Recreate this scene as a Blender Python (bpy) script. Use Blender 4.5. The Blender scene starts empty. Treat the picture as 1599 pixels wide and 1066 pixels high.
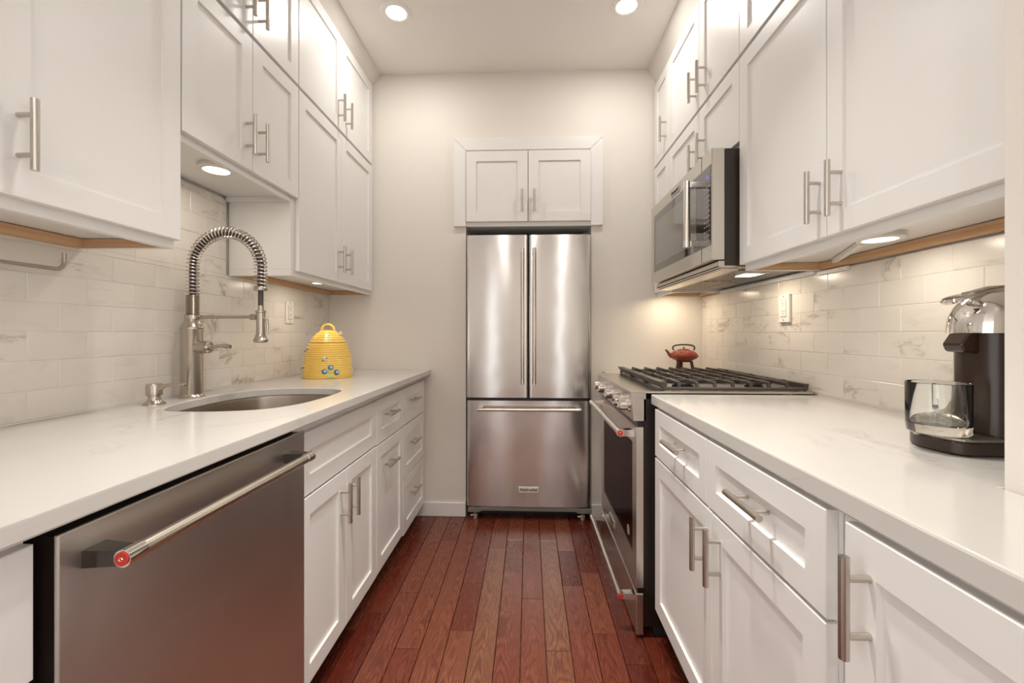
import bpy, bmesh, math, random
from mathutils import Vector, Matrix
random.seed(7)
sc = bpy.context.scene
COL = sc.collection
# ------------------------------------------------------------------ camera, world, exposure
cam_d = bpy.data.cameras.new('camera'); cam = bpy.data.objects.new('camera', cam_d); COL.objects.link(cam)
cam.location = (0, 0, 1.1383); cam.rotation_euler = (math.pi/2, 0, .0387)
cam_d.sensor_width = 36; cam_d.lens = 36*672.67/1599; cam_d.shift_y = -11.8/1599
cam_d.clip_start = .02; sc.camera = cam
w = bpy.data.worlds.new('world'); sc.world = w; w.use_nodes = True
w.node_tree.nodes['Background'].inputs[0].default_value = (1, .98, .955, 1)
w.node_tree.nodes['Background'].inputs[1].default_value = 2.1
sc.view_settings.view_transform = 'Standard'; sc.view_settings.look = 'None'
sc.view_settings.gamma = 1; sc.view_settings.use_curve_mapping = False
sc.view_settings.exposure = 0.10
LAMP_W = 3.6; PUCK_W = .55
WARM = (1, .955, .90)
D = 2.681; H = 2.77
XWL, XWR = -1.271, 1.068

def area(name, loc, r, watt, col=WARM, spread=math.pi):
    l = bpy.data.lights.new(name, 'AREA'); l.shape = 'DISK'; l.size = 2*r; l.energy = watt; l.color = col
    l.spread = spread
    o = bpy.data.objects.new(name, l); o.location = loc; COL.objects.link(o); return o

# ------------------------------------------------------------------ node materials
class NT:
    def __init__(s, name):
        s.m = bpy.data.materials.new(name); s.m.use_nodes = True
        s.t = s.m.node_tree; s.b = s.t.nodes['Principled BSDF']
    def n(s, typ, **kw):
        nd = s.t.nodes.new(typ)
        for k, v in kw.items():
            if k.startswith('i'):
                key = k[1:]; key = int(key) if key.isdigit() else key.replace('_', ' ')
                if isinstance(v, bpy.types.NodeSocket): s.t.links.new(v, nd.inputs[key])
                else: nd.inputs[key].default_value = v
            else: setattr(nd, k, v)
        return nd
    def l(s, a, b): s.t.links.new(a, b)
    def math(s, op, a, b=0.0, c=0.0):
        return s.n('ShaderNodeMath', operation=op, i0=a, i1=b, i2=c).outputs[0]
    def mix(s, f, a, b, mode='MIX'):
        nd = s.n('ShaderNodeMix', data_type='RGBA', blend_type=mode)
        for k, v in ((0, f), (6, a), (7, b)):
            if isinstance(v, bpy.types.NodeSocket): s.l(v, nd.inputs[k])
            else: nd.inputs[k].default_value = v
        return nd.outputs[2]
    def ramp(s, f, stops):
        nd = s.n('ShaderNodeValToRGB'); s.l(f, nd.inputs[0]); e = nd.color_ramp.elements
        while len(e) < len(stops): e.new(.5)
        for el, (p, c) in zip(e, stops):
            el.position = p; el.color = (*c, 1) if len(c) == 3 else (c[0], c[0], c[0], 1)
        return nd.outputs[0]
    def bump(s, h, st, dist=.01):
        nd = s.n('ShaderNodeBump', iStrength=st, iDistance=dist); s.l(h, nd.inputs['Height'])
        s.l(nd.outputs[0], s.b.inputs['Normal'])

def plain(name, col, rough=.5, metal=0, spec=.5, var=.02, scale=3, bump=0, bscale=60, coat=0):
    N = NT(name); tc = N.n('ShaderNodeTexCoord')
    no = N.n('ShaderNodeTexNoise', iScale=scale, iDetail=3); N.l(tc.outputs['Object'], no.inputs['Vector'])
    a = tuple(max(0, c*(1-var)) for c in col)+(1,); b = tuple(min(1, c*(1+var)) for c in col)+(1,)
    N.l(N.mix(no.outputs[0], a, b), N.b.inputs['Base Color'])
    N.b.inputs['Roughness'].default_value = rough; N.b.inputs['Metallic'].default_value = metal
    N.b.inputs['Specular IOR Level'].default_value = spec
    if coat: N.b.inputs['Coat Weight'].default_value = coat; N.b.inputs['Coat Roughness'].default_value = .05
    if bump:
        n2 = N.n('ShaderNodeTexNoise', iScale=bscale, iDetail=2); N.l(tc.outputs['Object'], n2.inputs['Vector'])
        N.bump(n2.outputs[0], bump, .002)
    return N.m
def emit(name, col, st):
    N = NT(name); N.b.inputs['Base Color'].default_value = (*col, 1)
    N.b.inputs['Emission Color'].default_value = (*col, 1); N.b.inputs['Emission Strength'].default_value = st
    return N.m
def steel(name, col, rough, aniso=.0, stretch=(1, 1, 1), bst=.06):
    """brushed metal: the brushing is fine noise drawn out along the grain"""
    N = NT(name); tc = N.n('ShaderNodeTexCoord')
    mp = N.n('ShaderNodeMapping', iScale=stretch); N.l(tc.outputs['Object'], mp.inputs['Vector'])
    no = N.n('ShaderNodeTexNoise', iScale=1, iDetail=4, iRoughness=.7); N.l(mp.outputs[0], no.inputs['Vector'])
    N.l(N.mix(no.outputs[0], tuple(c*.93 for c in col)+(1,), tuple(c*1.05 for c in col)+(1,)), N.b.inputs['Base Color'])
    N.b.inputs['Metallic'].default_value = 1; N.b.inputs['Roughness'].default_value = rough
    if aniso:
        N.b.inputs['Anisotropic'].default_value = aniso
        tg = N.n('ShaderNodeTangent', direction_type='UV_MAP', uv_map='UVMap'); N.l(tg.outputs[0], N.b.inputs['Tangent'])
    # slow waviness of sheet metal
    n2 = N.n('ShaderNodeTexNoise', iScale=4.0, iDetail=1); N.l(tc.outputs['Object'], n2.inputs['Vector'])
    h = N.math('MULTIPLY_ADD', n2.outputs[0], .004 if aniso else 0, N.math('MULTIPLY', no.outputs[0], .00002))
    nd = N.n('ShaderNodeBump', iStrength=bst*10 if bst*10 < 1 else 1, iDistance=1.0); N.l(h, nd.inputs['Height'])
    N.l(nd.outputs[0], N.b.inputs['Normal'])
    return N.m

M = {}
M['paint'] = plain('cabinet_paint', (.80, .787, .762), .32, var=.008, bump=.03, bscale=220)
M['wall'] = plain('wall_paint', (.765, .725, .665), .55, var=.01, bump=.05, bscale=300)
M['ceil'] = plain('ceiling_paint', (.87, .84, .80), .7, var=.01)
M['crown'] = plain('crown_paint_shaded', (.74, .70, .65), .5, var=.01)  # darker taupe because the crown faces down; shade put into the colour
M['trim'] = plain('trim_paint', (.82, .80, .765), .35, var=.01)
M['nickel'] = steel('brushed_nickel', (.58, .54, .49), .27, stretch=(400, 400, 400))
M['fnickel'] = steel('faucet_nickel', (.50, .45, .39), .24, stretch=(300, 300, 900))
M['bar'] = steel('satin_bar_steel', (.74, .69, .62), .22, stretch=(300, 300, 300))
M['chrome'] = plain('chrome', (.80, .78, .75), .06, metal=1, var=.01)
M['steel_f'] = steel('brushed_steel_fridge', (.63, .612, .592), .19, aniso=.85, stretch=(8, 8, 900))
M['steel_s'] = steel('brushed_steel_side', (.66, .62, .565), .27, aniso=.8, stretch=(8, 8, 900))
M['steel_d'] = steel('brushed_steel_dishwasher', (.66, .63, .60), .34, aniso=.55, stretch=(8, 8, 900))
M['darkrefl'] = plain('chrome_dark_reflection', (.10, .09, .085), .12, metal=1, var=.05)  # polished bracket metal; the dark it mirrors is put into the base colour
M['steel_p'] = steel('steel_plain', (.62, .575, .51), .25, stretch=(300, 300, 300))
M['steel_sink'] = steel('sink_steel', (.36, .31, .26), .3, stretch=(300, 300, 300))
M['steel_grey'] = plain('grey_painted_metal', (.20, .185, .17), .4, var=.02)
M['black'] = plain('black_enamel', (.012, .009, .008), .25, var=.1)
M['black_soft'] = plain('black_plastic', (.02, .017, .015), .5, var=.1)
M['darkside'] = plain('dark_bronze_enamel', (.014, .008, .006), .3, var=.1)
M['mwside'] = plain('microwave_side_enamel', (.028, .021, .016), .4, var=.05)
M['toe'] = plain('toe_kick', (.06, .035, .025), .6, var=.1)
M['iron'] = plain('cast_iron', (.055, .045, .038), .42, var=.15, scale=60, bump=.2, bscale=300)
M['ovenglass'] = plain('oven_glass', (.016, .004, .003), .12, spec=.12, var=.05)
M['ovenglass'].node_tree.nodes['Principled BSDF'].inputs['IOR'].default_value = 1.14
M['mwglass'] = plain('microwave_glass', (.035, .03, .026), .05, spec=1.0, var=.03, coat=.6)
M['mwwin'] = plain('microwave_window_mesh', (.17, .155, .135), .14, spec=1.0, var=.03, coat=.6)
M['red'] = plain('red_medallion', (.55, .03, .015), .3, var=.05)
M['white_pl'] = plain('white_plastic', (.80, .76, .70), .35, var=.01)
M['slot'] = plain('slot_dark', (.10, .07, .05), .6)
M['filter'] = None
M['lamp'] = emit('lamp_diffuser', (1, .97, .92), 9)
M['puck'] = emit('puck_diffuser', (1, .93, .82), 9)
M['blue'] = emit('blue_display', (.12, .1, .9), 1.2)
M['teared'] = None
M['wood_stand'] = plain('dark_brown_wood', (.09, .025, .012), .45, var=.2, scale=40)
M['brown'] = plain('brown_gloss_plastic', (.035, .018, .011), .22, var=.05)
M['grate_grey'] = plain('drip_tray_metal', (.35, .32, .28), .3, metal=.9, var=.1)
M['mark_blue'] = plain('blueberry_paint', (.03, .13, .33), .2, var=.4, scale=120)
M['mark_pale'] = plain('pale_blue_paint', (.36, .55, .60), .2, var=.1)
M['mark_green'] = plain('leaf_green_paint', (.62, .60, .16), .25, var=.1)
M['bee_white'] = plain('cream_glaze', (.80, .70, .52), .2, var=.05)
M['ink'] = plain('black_ink', (.015, .012, .012), .4)
M['hose'] = plain('dark_rubber_hose', (.07, .055, .045), .4)
M['plate'] = plain('badge_plate', (.66, .62, .58), .3, metal=.6, var=.02)
M['marks'] = plain('pale_key_marks', (.5, .48, .45), .5)

def rawwood():
    N = NT('raw_plywood'); tc = N.n('ShaderNodeTexCoord'); mp = N.n('ShaderNodeMapping', iScale=(3, 3, 60))
    N.l(tc.outputs['Object'], mp.inputs['Vector'])
    no = N.n('ShaderNodeTexNoise', iScale=1.5, iDetail=5); N.l(mp.outputs[0], no.inputs['Vector'])
    N.l(N.ramp(no.outputs[0], [(.3, (.50, .29, .15)), (.7, (.64, .41, .23))]), N.b.inputs['Base Color'])
    N.b.inputs['Roughness'].default_value = .6; return N.m
M['raw'] = rawwood()
def quartz():
    N = NT('quartz_worktop'); tc = N.n('ShaderNodeTexCoord')
    mp = N.n('ShaderNodeMapping', iScale=(2.2, .9, 2), iRotation=(0, 0, .45)); N.l(tc.outputs['Object'], mp.inputs['Vector'])
    no = N.n('ShaderNodeTexNoise', iScale=2.1, iDetail=7, iRoughness=.58, iDistortion=.7); N.l(mp.outputs[0], no.inputs['Vector'])
    d = N.math('ABSOLUTE', N.math('SUBTRACT', no.outputs[0], .5))
    v = N.ramp(d, [(0, (1,)), (.012, (.25,)), (.03, (0,))])
    n2 = N.n('ShaderNodeTexNoise', iScale=2.6, iDetail=2); N.l(tc.outputs['Object'], n2.inputs['Vector'])
    v = N.math('MULTIPLY', v, N.ramp(n2.outputs[0], [(.5, (0,)), (.68, (.75,))]))
    n3 = N.n('ShaderNodeTexNoise', iScale=3.5, iDetail=5); N.l(mp.outputs[0], n3.inputs['Vector'])
    base = N.mix(n3.outputs[0], (.585, .565, .53, 1), (.635, .613, .578, 1))
    N.l(N.mix(v, base, (.47, .42, .36, 1)), N.b.inputs['Base Color'])
    N.b.inputs['Roughness'].default_value = .14; return N.m
M['quartz'] = quartz()
def tile_mat():
    N = NT('marble_tile'); tc = N.n('ShaderNodeTexCoord')
    at = N.n('ShaderNodeAttribute', attribute_name='seed'); sd = at.outputs['Fac']
    comb = N.n('ShaderNodeCombineXYZ', i0=N.math('MULTIPLY', sd, 37.0), i1=N.math('MULTIPLY', sd, 91.0), i2=N.math('MULTIPLY', sd, 53.0))
    mp = N.n('ShaderNodeMapping', iRotation=(.75, 0, 0), iScale=(1, .6, 1.6)); N.l(tc.outputs['Object'], mp.inputs['Vector'])
    ad = N.n('ShaderNodeVectorMath', operation='ADD', i0=mp.outputs[0], i1=comb.outputs[0])
    no = N.n('ShaderNodeTexNoise', iScale=6.5, iDetail=7, iRoughness=.6, iDistortion=.5); N.l(ad.outputs[0], no.inputs['Vector'])
    d = N.math('ABSOLUTE', N.math('SUBTRACT', no.outputs[0], .5))
    v = N.ramp(d, [(0, (1,)), (.010, (.5,)), (.04, (0,))])
    n2 = N.n('ShaderNodeTexNoise', iScale=9, iDetail=2); N.l(ad.outputs[0], n2.inputs['Vector'])
    mask = N.math('MULTIPLY', N.ramp(n2.outputs[0], [(.48, (0,)), (.66, (1,))]), N.ramp(sd, [(.45, (.18,)), (.75, (1,))]))
    n3 = N.n('ShaderNodeTexNoise', iScale=5, iDetail=3); N.l(ad.outputs[0], n3.inputs['Vector'])
    base = N.mix(n3.outputs[0], (.70, .655, .59, 1), (.79, .745, .685, 1))
    soft = N.math('MULTIPLY', N.ramp(d, [(0, (1,)), (.12, (0,))]), N.math('MULTIPLY', mask, .35))
    base = N.mix(soft, base, (.58, .53, .46, 1))
    N.l(N.mix(N.math('MULTIPLY', v, mask), base, (.36, .31, .25, 1)), N.b.inputs['Base Color'])
    N.b.inputs['Roughness'].default_value = .22; return N.m
M['tile'] = tile_mat()
M['grout'] = plain('grout', (.78, .74, .68), .8)
def floor_mat():
    N = NT('stained_oak_planks')
    tone = N.n('ShaderNodeAttribute', attribute_name='tone').outputs['Fac']
    seed = N.n('ShaderNodeAttribute', attribute_name='seed').outputs['Fac']
    uv = N.n('ShaderNodeUVMap', uv_map='UVMap'); sp = N.n('ShaderNodeSeparateXYZ'); N.l(uv.outputs[0], sp.inputs[0])
    u, v = sp.outputs[0], sp.outputs[1]           # u across the board (-.5...5), v along it in metres
    so = N.math('MULTIPLY', seed, 60.0)
    cv = N.n('ShaderNodeCombineXYZ', i0=N.math('MULTIPLY', u, .8), i1=N.math('MULTIPLY_ADD', v, 2.6, so), i2=so)
    nz = N.n('ShaderNodeTexNoise', iScale=1.0, iDetail=2, iRoughness=.5); N.l(cv.outputs[0], nz.inputs['Vector'])
    uu = N.math('SUBTRACT', u, N.math('MULTIPLY_ADD', seed, .5, -.25))
    par = N.math('MULTIPLY', N.math('MULTIPLY', uu, uu), 2.4)
    g = N.math('ADD', N.math('ADD', par, N.math('MULTIPLY', nz.outputs[0], 1.9)), N.math('MULTIPLY', v, .7))
    rings = N.math('SINE', N.math('MULTIPLY', g, 40.0))
    rr = N.ramp(N.math('MULTIPLY_ADD', rings, .5, .5), [(.0, (0,)), (.55, (.25,)), (1, (1,))])
    cp = N.n('ShaderNodeCombineXYZ', i0=N.math('MULTIPLY', u, 26.0), i1=N.math('MULTIPLY_ADD', v, 14.0, so), i2=so)
    pores = N.n('ShaderNodeTexNoise', iScale=1.6, iDetail=6, iRoughness=.75); N.l(cp.outputs[0], pores.inputs['Vector'])
    base = N.ramp(tone, [(0, (.125, .018, .010)), (.35, (.215, .048, .025)), (.65, (.285, .090, .048)), (1, (.285, .120, .062))])
    dark = N.mix(1.0, base, (.24, .17, .15, 1), 'MULTIPLY')
    c = N.mix(N.math('MULTIPLY', rr, .62), base, dark)
    c = N.mix(N.ramp(pores.outputs[0], [(.42, (.55,)), (.6, (0,))]), c, dark)
    cl = N.n('ShaderNodeCombineXYZ', i0=N.math('MULTIPLY', u, 1.2), i1=N.math('MULTIPLY_ADD', v, 5.0, so), i2=so)
    blot = N.n('ShaderNodeTexNoise', iScale=1.2, iDetail=3); N.l(cl.outputs[0], blot.inputs['Vector'])
    c = N.mix(N.ramp(blot.outputs[0], [(.35, (.45,)), (.62, (0,))]), c, N.mix(1.0, base, (.55, .42, .40, 1), 'MULTIPLY'))
    N.l(c, N.b.inputs['Base Color'])
    N.l(N.math('MULTIPLY_ADD', pores.outputs[0], .16, .18), N.b.inputs['Roughness'])
    N.bump(N.math('ADD', N.math('MULTIPLY', rr, -.5), pores.outputs[0]), .12, .002)
    return N.m
M['floor'] = floor_mat()
def filt():
    N = NT('grease_filter_mesh'); tc = N.n('ShaderNodeTexCoord')
    vo = N.n('ShaderNodeTexVoronoi', iScale=160); N.l(tc.outputs['Object'], vo.inputs['Vector'])
    N.l(N.ramp(vo.outputs[0], [(.2, (.5, .44, .36)), (.6, (.09, .07, .05))]), N.b.inputs['Base Color'])
    N.b.inputs['Metallic'].default_value = .8; N.b.inputs['Roughness'].default_value = .4
    N.bump(vo.outputs[0], .6, .003); return N.m
M['filter'] = filt()
def teared():
    N = NT('red_cast_iron'); tc = N.n('ShaderNodeTexCoord')
    vo = N.n('ShaderNodeTexVoronoi', iScale=150, feature='F1'); N.l(tc.outputs['Object'], vo.inputs['Vector'])
    N.l(N.mix(vo.outputs[0], (.36, .052, .018, 1), (.22, .030, .012, 1)), N.b.inputs['Base Color'])
    N.b.inputs['Roughness'].default_value = .35; N.bump(vo.outputs[0], .9, .004); return N.m
M['teared'] = teared()
def yellow():
    N = NT('yellow_glazed_ceramic'); tc = N.n('ShaderNodeTexCoord')
    no = N.n('ShaderNodeTexNoise', iScale=9, iDetail=2); N.l(tc.outputs['Object'], no.inputs['Vector'])
    N.l(N.mix(no.outputs[0], (.92, .55, .08, 1), (.95, .66, .15, 1)), N.b.inputs['Base Color'])
    N.b.inputs['Roughness'].default_value = .16; N.b.inputs['Coat Weight'].default_value = .5; return N.m
M['yellow'] = yellow()
def glass():
    N = NT('clear_glass'); N.b.inputs['Base Color'].default_value = (.97, .98, .96, 1)
    N.b.inputs['Roughness'].default_value = .0; N.b.inputs['Transmission Weight'].default_value = 1
    N.b.inputs['IOR'].default_value = 1.47
    tc = N.n('ShaderNodeTexCoord'); no = N.n('ShaderNodeTexNoise', iScale=60); N.l(tc.outputs['Object'], no.inputs['Vector'])
    N.bump(no.outputs[0], .03, .002); return N.m
M['glass'] = glass()

# ------------------------------------------------------------------ mesh helpers
def wloc(o):
    v = Vector((0, 0, 0))
    while o is not None: v = v + o.location; o = o.parent
    return v
class MB:
    def __init__(s): s.b = bmesh.new()
    def box(s, x0, x1, y0, y1, z0, z1):
        m = Matrix.Translation(((x0+x1)/2, (y0+y1)/2, (z0+z1)/2)) @ Matrix.Diagonal((abs(x1-x0), abs(y1-y0), abs(z1-z0), 1))
        bmesh.ops.create_cube(s.b, size=1, matrix=m); return s
    def cyl(s, p0, p1, r, r2=None, seg=20):
        p0 = Vector(p0); p1 = Vector(p1); d = p1-p0
        q = Vector((0, 0, 1)).rotation_difference(d.normalized()).to_matrix().to_4x4()
        bmesh.ops.create_cone(s.b, cap_ends=True, segments=seg, radius1=r, radius2=r if r2 is None else r2,
                              depth=d.length, matrix=Matrix.Translation((p0+p1)/2) @ q); return s
    def tube(s, pts, r, seg=10, closed=False):
        pts = [Vector(p) for p in pts]; n = len(pts); rs = r if isinstance(r, (list, tuple)) else [r]*n
        rings = []; up = None
        for i, p in enumerate(pts):
            if closed: t = (pts[(i+1) % n]-pts[i-1]).normalized()
            else: t = (pts[min(i+1, n-1)]-pts[max(i-1, 0)]).normalized()
            if up is None:
                up = t.orthogonal().normalized()
            up = (up - t*up.dot(t)).normalized(); sd = t.cross(up)
            rings.append([s.b.verts.new(p+(up*math.cos(a)+sd*math.sin(a))*rs[i]) for a in [2*math.pi*k/seg for k in range(seg)]])
        for i in range(n if closed else n-1):
            A, B = rings[i], rings[(i+1) % n]
            for k in range(seg): s.b.faces.new((A[k], A[(k+1) % seg], B[(k+1) % seg], B[k]))
        if not closed: s.b.faces.new(rings[0][::-1]); s.b.faces.new(rings[-1])
        return s
    def lathe(s, prof, c, axis=(0, 0, 1), seg=40, closed=False):
        """prof: (radius, height) pairs; open ends on the axis are capped"""
        q = Vector((0, 0, 1)).rotation_difference(Vector(axis).normalized()).to_matrix(); c = Vector(c)
        rings = []
        for r, h in prof:
            if r < 1e-6: rings.append([s.b.verts.new(c+q @ Vector((0, 0, h)))])
            else: rings.append([s.b.verts.new(c+q @ Vector((r*math.cos(2*math.pi*k/seg), r*math.sin(2*math.pi*k/seg), h))) for k in range(seg)])
        prs = list(zip(rings, rings[1:]))+([(rings[-1], rings[0])] if closed else [])
        for A, B in prs:
            for k in range(seg):
                a = [A[k % len(A)], A[(k+1) % len(A)], B[(k+1) % len(B)], B[k % len(B)]]
                f = [];
                for v in a:
                    if v not in f: f.append(v)
                if len(f) > 2: s.b.faces.new(f)
        return s
    def prism(s, poly, axis, a0, a1):
        """poly in the two other axes (kept in xyz order), pushed from a0 to a1 along axis"""
        def P(p, a): return {'x': (a, p[0], p[1]), 'y': (p[0], a, p[1]), 'z': (p[0], p[1], a)}[axis]
        A = [s.b.verts.new(P(p, a0)) for p in poly]; B = [s.b.verts.new(P(p, a1)) for p in poly]
        n = len(poly); s.b.faces.new(A[::-1]); s.b.faces.new(B)
        for i in range(n): s.b.faces.new((A[i], A[(i+1) % n], B[(i+1) % n], B[i]))
        return s
    def quadstrip(s, f, verts):
        vs = [s.b.verts.new(v) for v in verts]
        for q in f: s.b.faces.new([vs[i] for i in q])
        return s
    def build(s, name, mat, parent=None, bevel=0, smooth=False, seg=1, uv=False, ang=40, root=None):
        bmesh.ops.recalc_face_normals(s.b, faces=s.b.faces)
        off = wloc(parent) if parent else (Vector(root) if root else Vector((0, 0, 0)))
        for v in s.b.verts: v.co -= off
        if uv:
            L = s.b.loops.layers.uv.new('UVMap')
            for f in s.b.faces:
                nx, ny, nz = [abs(a) for a in f.normal]
                for lp in f.loops:
                    c = lp.vert.co
                    lp[L].uv = (c.z, c.y) if nx > ny and nx > nz else ((c.z, c.x) if ny > nz else (c.x, c.y))   # u runs across the brushing
        me = bpy.data.meshes.new(name); s.b.to_mesh(me); s.b.free()
        me.materials.append(mat if not isinstance(mat, str) else M[mat])
        if smooth:
            for p in me.polygons: p.use_smooth = True
            me.set_sharp_from_angle(angle=math.radians(ang))
        o = bpy.data.objects.new(name, me); COL.objects.link(o)
        if parent: o.parent = parent
        elif root: o.location = root
        if bevel:
            md = o.modifiers.new('bevel', 'BEVEL'); md.width = bevel; md.segments = seg; md.limit_method = 'ANGLE'; md.angle_limit = math.radians(50)
        return o
def tag(o, label=None, cat=None, group=None, kind=None):
    if label: o['label'] = label
    if cat: o['category'] = cat
    if group: o['group'] = group
    if kind: o['kind'] = kind
    return o
def thing(name, loc, label, cat, group=None):
    o = bpy.data.objects.new(name, None); o.empty_display_size = .05; o.location = loc; COL.objects.link(o)
    return tag(o, label, cat, group)
def struct(mb, name, mat, bevel=0, **k): return tag(mb.build(name, mat, bevel=bevel, **k), kind='structure')
def dup(o, loc):
    r = o.copy(); COL.objects.link(r); r.location = loc
    def rec(a, b):
        for ch in list(a.children):
            c = ch.copy(); COL.objects.link(c); c.parent = b; rec(ch, c)
    rec(o, r); return r

# side frames: mapping (a along the run, z, d out of the face) to world
def LX(x): return lambda a, z, d: (x+d, a, z)
def RX(x): return lambda a, z, d: (x-d, a, z)
def BY(y): return lambda a, z, d: (a, y-d, z)
def shaker(F, a0, a1, z0, z1, parent, name='door', st=.056, t=.019, rec=.008, handle=None):
    """recessed-panel front. F's d=0 is the front plane; handle=('v'|'h', a, z)"""
    st = min(st, (z1-z0)*.30, (a1-a0)*.30)
    mb = MB(); e = .0016
    o = [(a0, z0), (a1, z0), (a1, z1), (a0, z1)]
    i = [(a0+st, z0+st), (a1-st, z0+st), (a1-st, z1-st), (a0+st, z1-st)]
    i2 = [(a0+st+e, z0+st+e), (a1-st-e, z0+st+e), (a1-st-e, z1-st-e), (a0+st+e, z1-st-e)]
    oe = [(a0+e, z0+e), (a1-e, z0+e), (a1-e, z1-e), (a0+e, z1-e)]
    V = [F(a, z, -t) for a, z in o]+[F(a, z, -e) for a, z in o]+[F(a, z, 0) for a, z in oe]+[F(a, z, 0) for a, z in i]+[F(a, z, -rec) for a, z in i2]
    q = [(0, 1, 2, 3), (16, 17, 18, 19)]
    for k in range(4):
        n = (k+1) % 4
        for r in (0, 4, 8, 12): q.append((r+k, r+n, r+4+n, r+4+k))
    mb.quadstrip(q, V); ob = mb.build(name, 'paint', parent)
    if handle: pull(F, handle[1], handle[2], handle[0], ob)
    return ob
def pull(F, a, z, way, parent, L=.137, r=.0067, so=.034, sp=.0385):
    m = MB()
    if way == 'v':
        m.cyl(F(a, z-L/2, so), F(a, z+L/2, so), r)
        for k in (-1, 1): m.cyl(F(a, z+k*sp, 0), F(a, z+k*sp, so), r*.72, seg=14)
    else:
        m.cyl(F(a-L/2, z, so), F(a+L/2, z, so), r)
        for k in (-1, 1): m.cyl(F(a+k*sp, z, 0), F(a+k*sp, z, so), r*.72, seg=14)
    return m.build('handle', 'nickel', parent, smooth=True)

# ------------------------------------------------------------------ room shell
def planks():
    joints = {-8: [1.633], -7: [1.738], -6: [1.881], -5: [2.357, 1.544], -4: [.9], -3: [1.96, 1.647], -2: [2.267, 1.25], -1: [2.378, 2.059],
              0: [1.856], 1: [2.378, 1.554], 2: [2.274, 1.957], 3: [2.065, 1.652], 4: [2.3, 1.5], 5: [1.9]}
    tones = {(-2, 1): .95, (1, 1): .98, (-4, 0): .62, (-5, 1): .6, (0, 0): .45, (3, 1): .6, (-2, 0): .5, (-3, 2): .7, (0, 1): .55, (1, 2): .85, (-7, 1): .15, (-8, 1): .1, (3, 0): .2, (4, 0): .15,
             (2, 2): .5, (3, 2): .45, (-1, 2): .5, (-6, 1): .5, (-4, 1): .7}
    b = bmesh.new(); uvl = b.loops.layers.uv.new('UVMap'); tl = b.faces.layers.float.new('tone'); sl = b.faces.layers.float.new('seed')
    W = .0910; g = .0012; rr = random.Random(3)
    for k in range(-38, 39):
        x0 = -.029+W*k; ys = [4.0]+sorted(joints.get(k, [rr.uniform(1.3, 2.6)]), reverse=True)
        y = ys[-1]
        while y > -2.6: y -= rr.uniform(.45, 1.1); ys.append(y)
        for j, (ya, yb) in enumerate(zip(ys, ys[1:])):
            tn = tones.get((k, j), rr.uniform(.05, .7)); sd = rr.random()
            e = .0012
            xa, xb, y0, y1 = x0+g, x0+W-g, yb+g, ya-g
            vs = [b.verts.new(p) for p in ((xa, y0, -e), (xb, y0, -e), (xb, y1, -e), (xa, y1, -e), (xa+e, y0+e, 0), (xb-e, y0+e, 0), (xb-e, y1-e, 0), (xa+e, y1-e, 0),
                                           (xa, y0, -.012), (xb, y0, -.012), (xb, y1, -.012), (xa, y1, -.012))]
            fs = [(4, 5, 6, 7)]+[(i, (i+1) % 4, (i+1) % 4+4, i+4) for i in range(4)]+[(i+8, (i+1) % 4+8, (i+1) % 4, i) for i in range(4)]
            for f in fs:
                fc = b.faces.new([vs[i] for i in f]); fc[tl] = tn; fc[sl] = sd
                for lp in fc.loops: lp[uvl].uv = ((lp.vert.co.x-x0)/W-.5, lp.vert.co.y)
    bmesh.ops.recalc_face_normals(b, faces=b.faces)
    me = bpy.data.meshes.new('floor'); b.to_mesh(me); b.free(); me.materials.append(M['floor'])
    o = bpy.data.objects.new('floor', me); COL.objects.link(o); tag(o, kind='structure')
planks()
struct(MB().box(-3.6, 3.6, -2.6, 4.0, -.05, -.0125), 'floor_base', 'toe')
struct(MB().box(-3.6, 3.6, -2.6, D+.9, H, H+.08), 'ceiling', 'ceil')
struct(MB().box(XWL-.12, XWL, .28, D+.02, 0, H), 'wall_left', 'wall')
struct(MB().box(XWR, XWR+.12, .28, D+.02, 0, H), 'wall_right', 'wall')
XC, YC = .69, .655
struct(MB().box(XC, XWR, .28, YC, 0, H), 'wall_near_right', 'wall', bevel=.003)
struct(MB().box(-1.9, -.86, -2.7, -2.6, 0, H).box(-.60, .46, -2.7, -2.6, 0, H).box(.70, 1.9, -2.7, -2.6, 0, H).box(-.86, -.60, -2.7, -2.6, 2.3, H).box(.46, .70, -2.7, -2.6, 2.3, H), 'wall_added_slots', 'wall')  # added unseen end wall, its slots shaped for bright streaks on the steel
# back wall with the refrigerator recess
RL, RR_, RT = -.392, .386, 2.30
struct(MB().box(XWL-.1, RL, D, D+.1, 0, H).box(RR_, XWR+.1, D, D+.1, 0, H).box(RL, RR_, D, D+.1, RT, H), 'wall_back', 'wall')
struct(MB().box(RL-.03, RL, D+.1, D+.8, 0, H).box(RR_, RR_+.03, D+.1, D+.8, 0, H).box(RL-.03, RR_+.03, D+.75, D+.8, 0, H), 'wall_recess', 'wall')
struct(MB().box(-.72, RL, D-.014, D, 0, .088).box(RR_, .60, D-.014, D, 0, .088), 'baseboard_back', 'trim', bevel=.003)
def crown(name, xb, zb, xt, s):
    struct(MB().prism([(xb, zb), (xb, zb+.012), (xt+s*.01, H), (xt, H), (xt+s*.0, H-.006), (xb+s*-.004, zb)][:4]+[(xt, H-.004)], 'y', -.9 if s > 0 else -.9, D), name, 'crown')
struct(MB().prism([(-.983, 2.700), (-.932, H-.006), (-.932, H), (-1.27, H), (-1.27, 2.700)], 'y', .30, D), 'trim_1', 'crown')
struct(MB().prism([(.783, 2.668), (.732, H-.006), (.732, H), (1.067, H), (1.067, 2.668)], 'y', YC, D), 'trim_2', 'crown')

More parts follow.
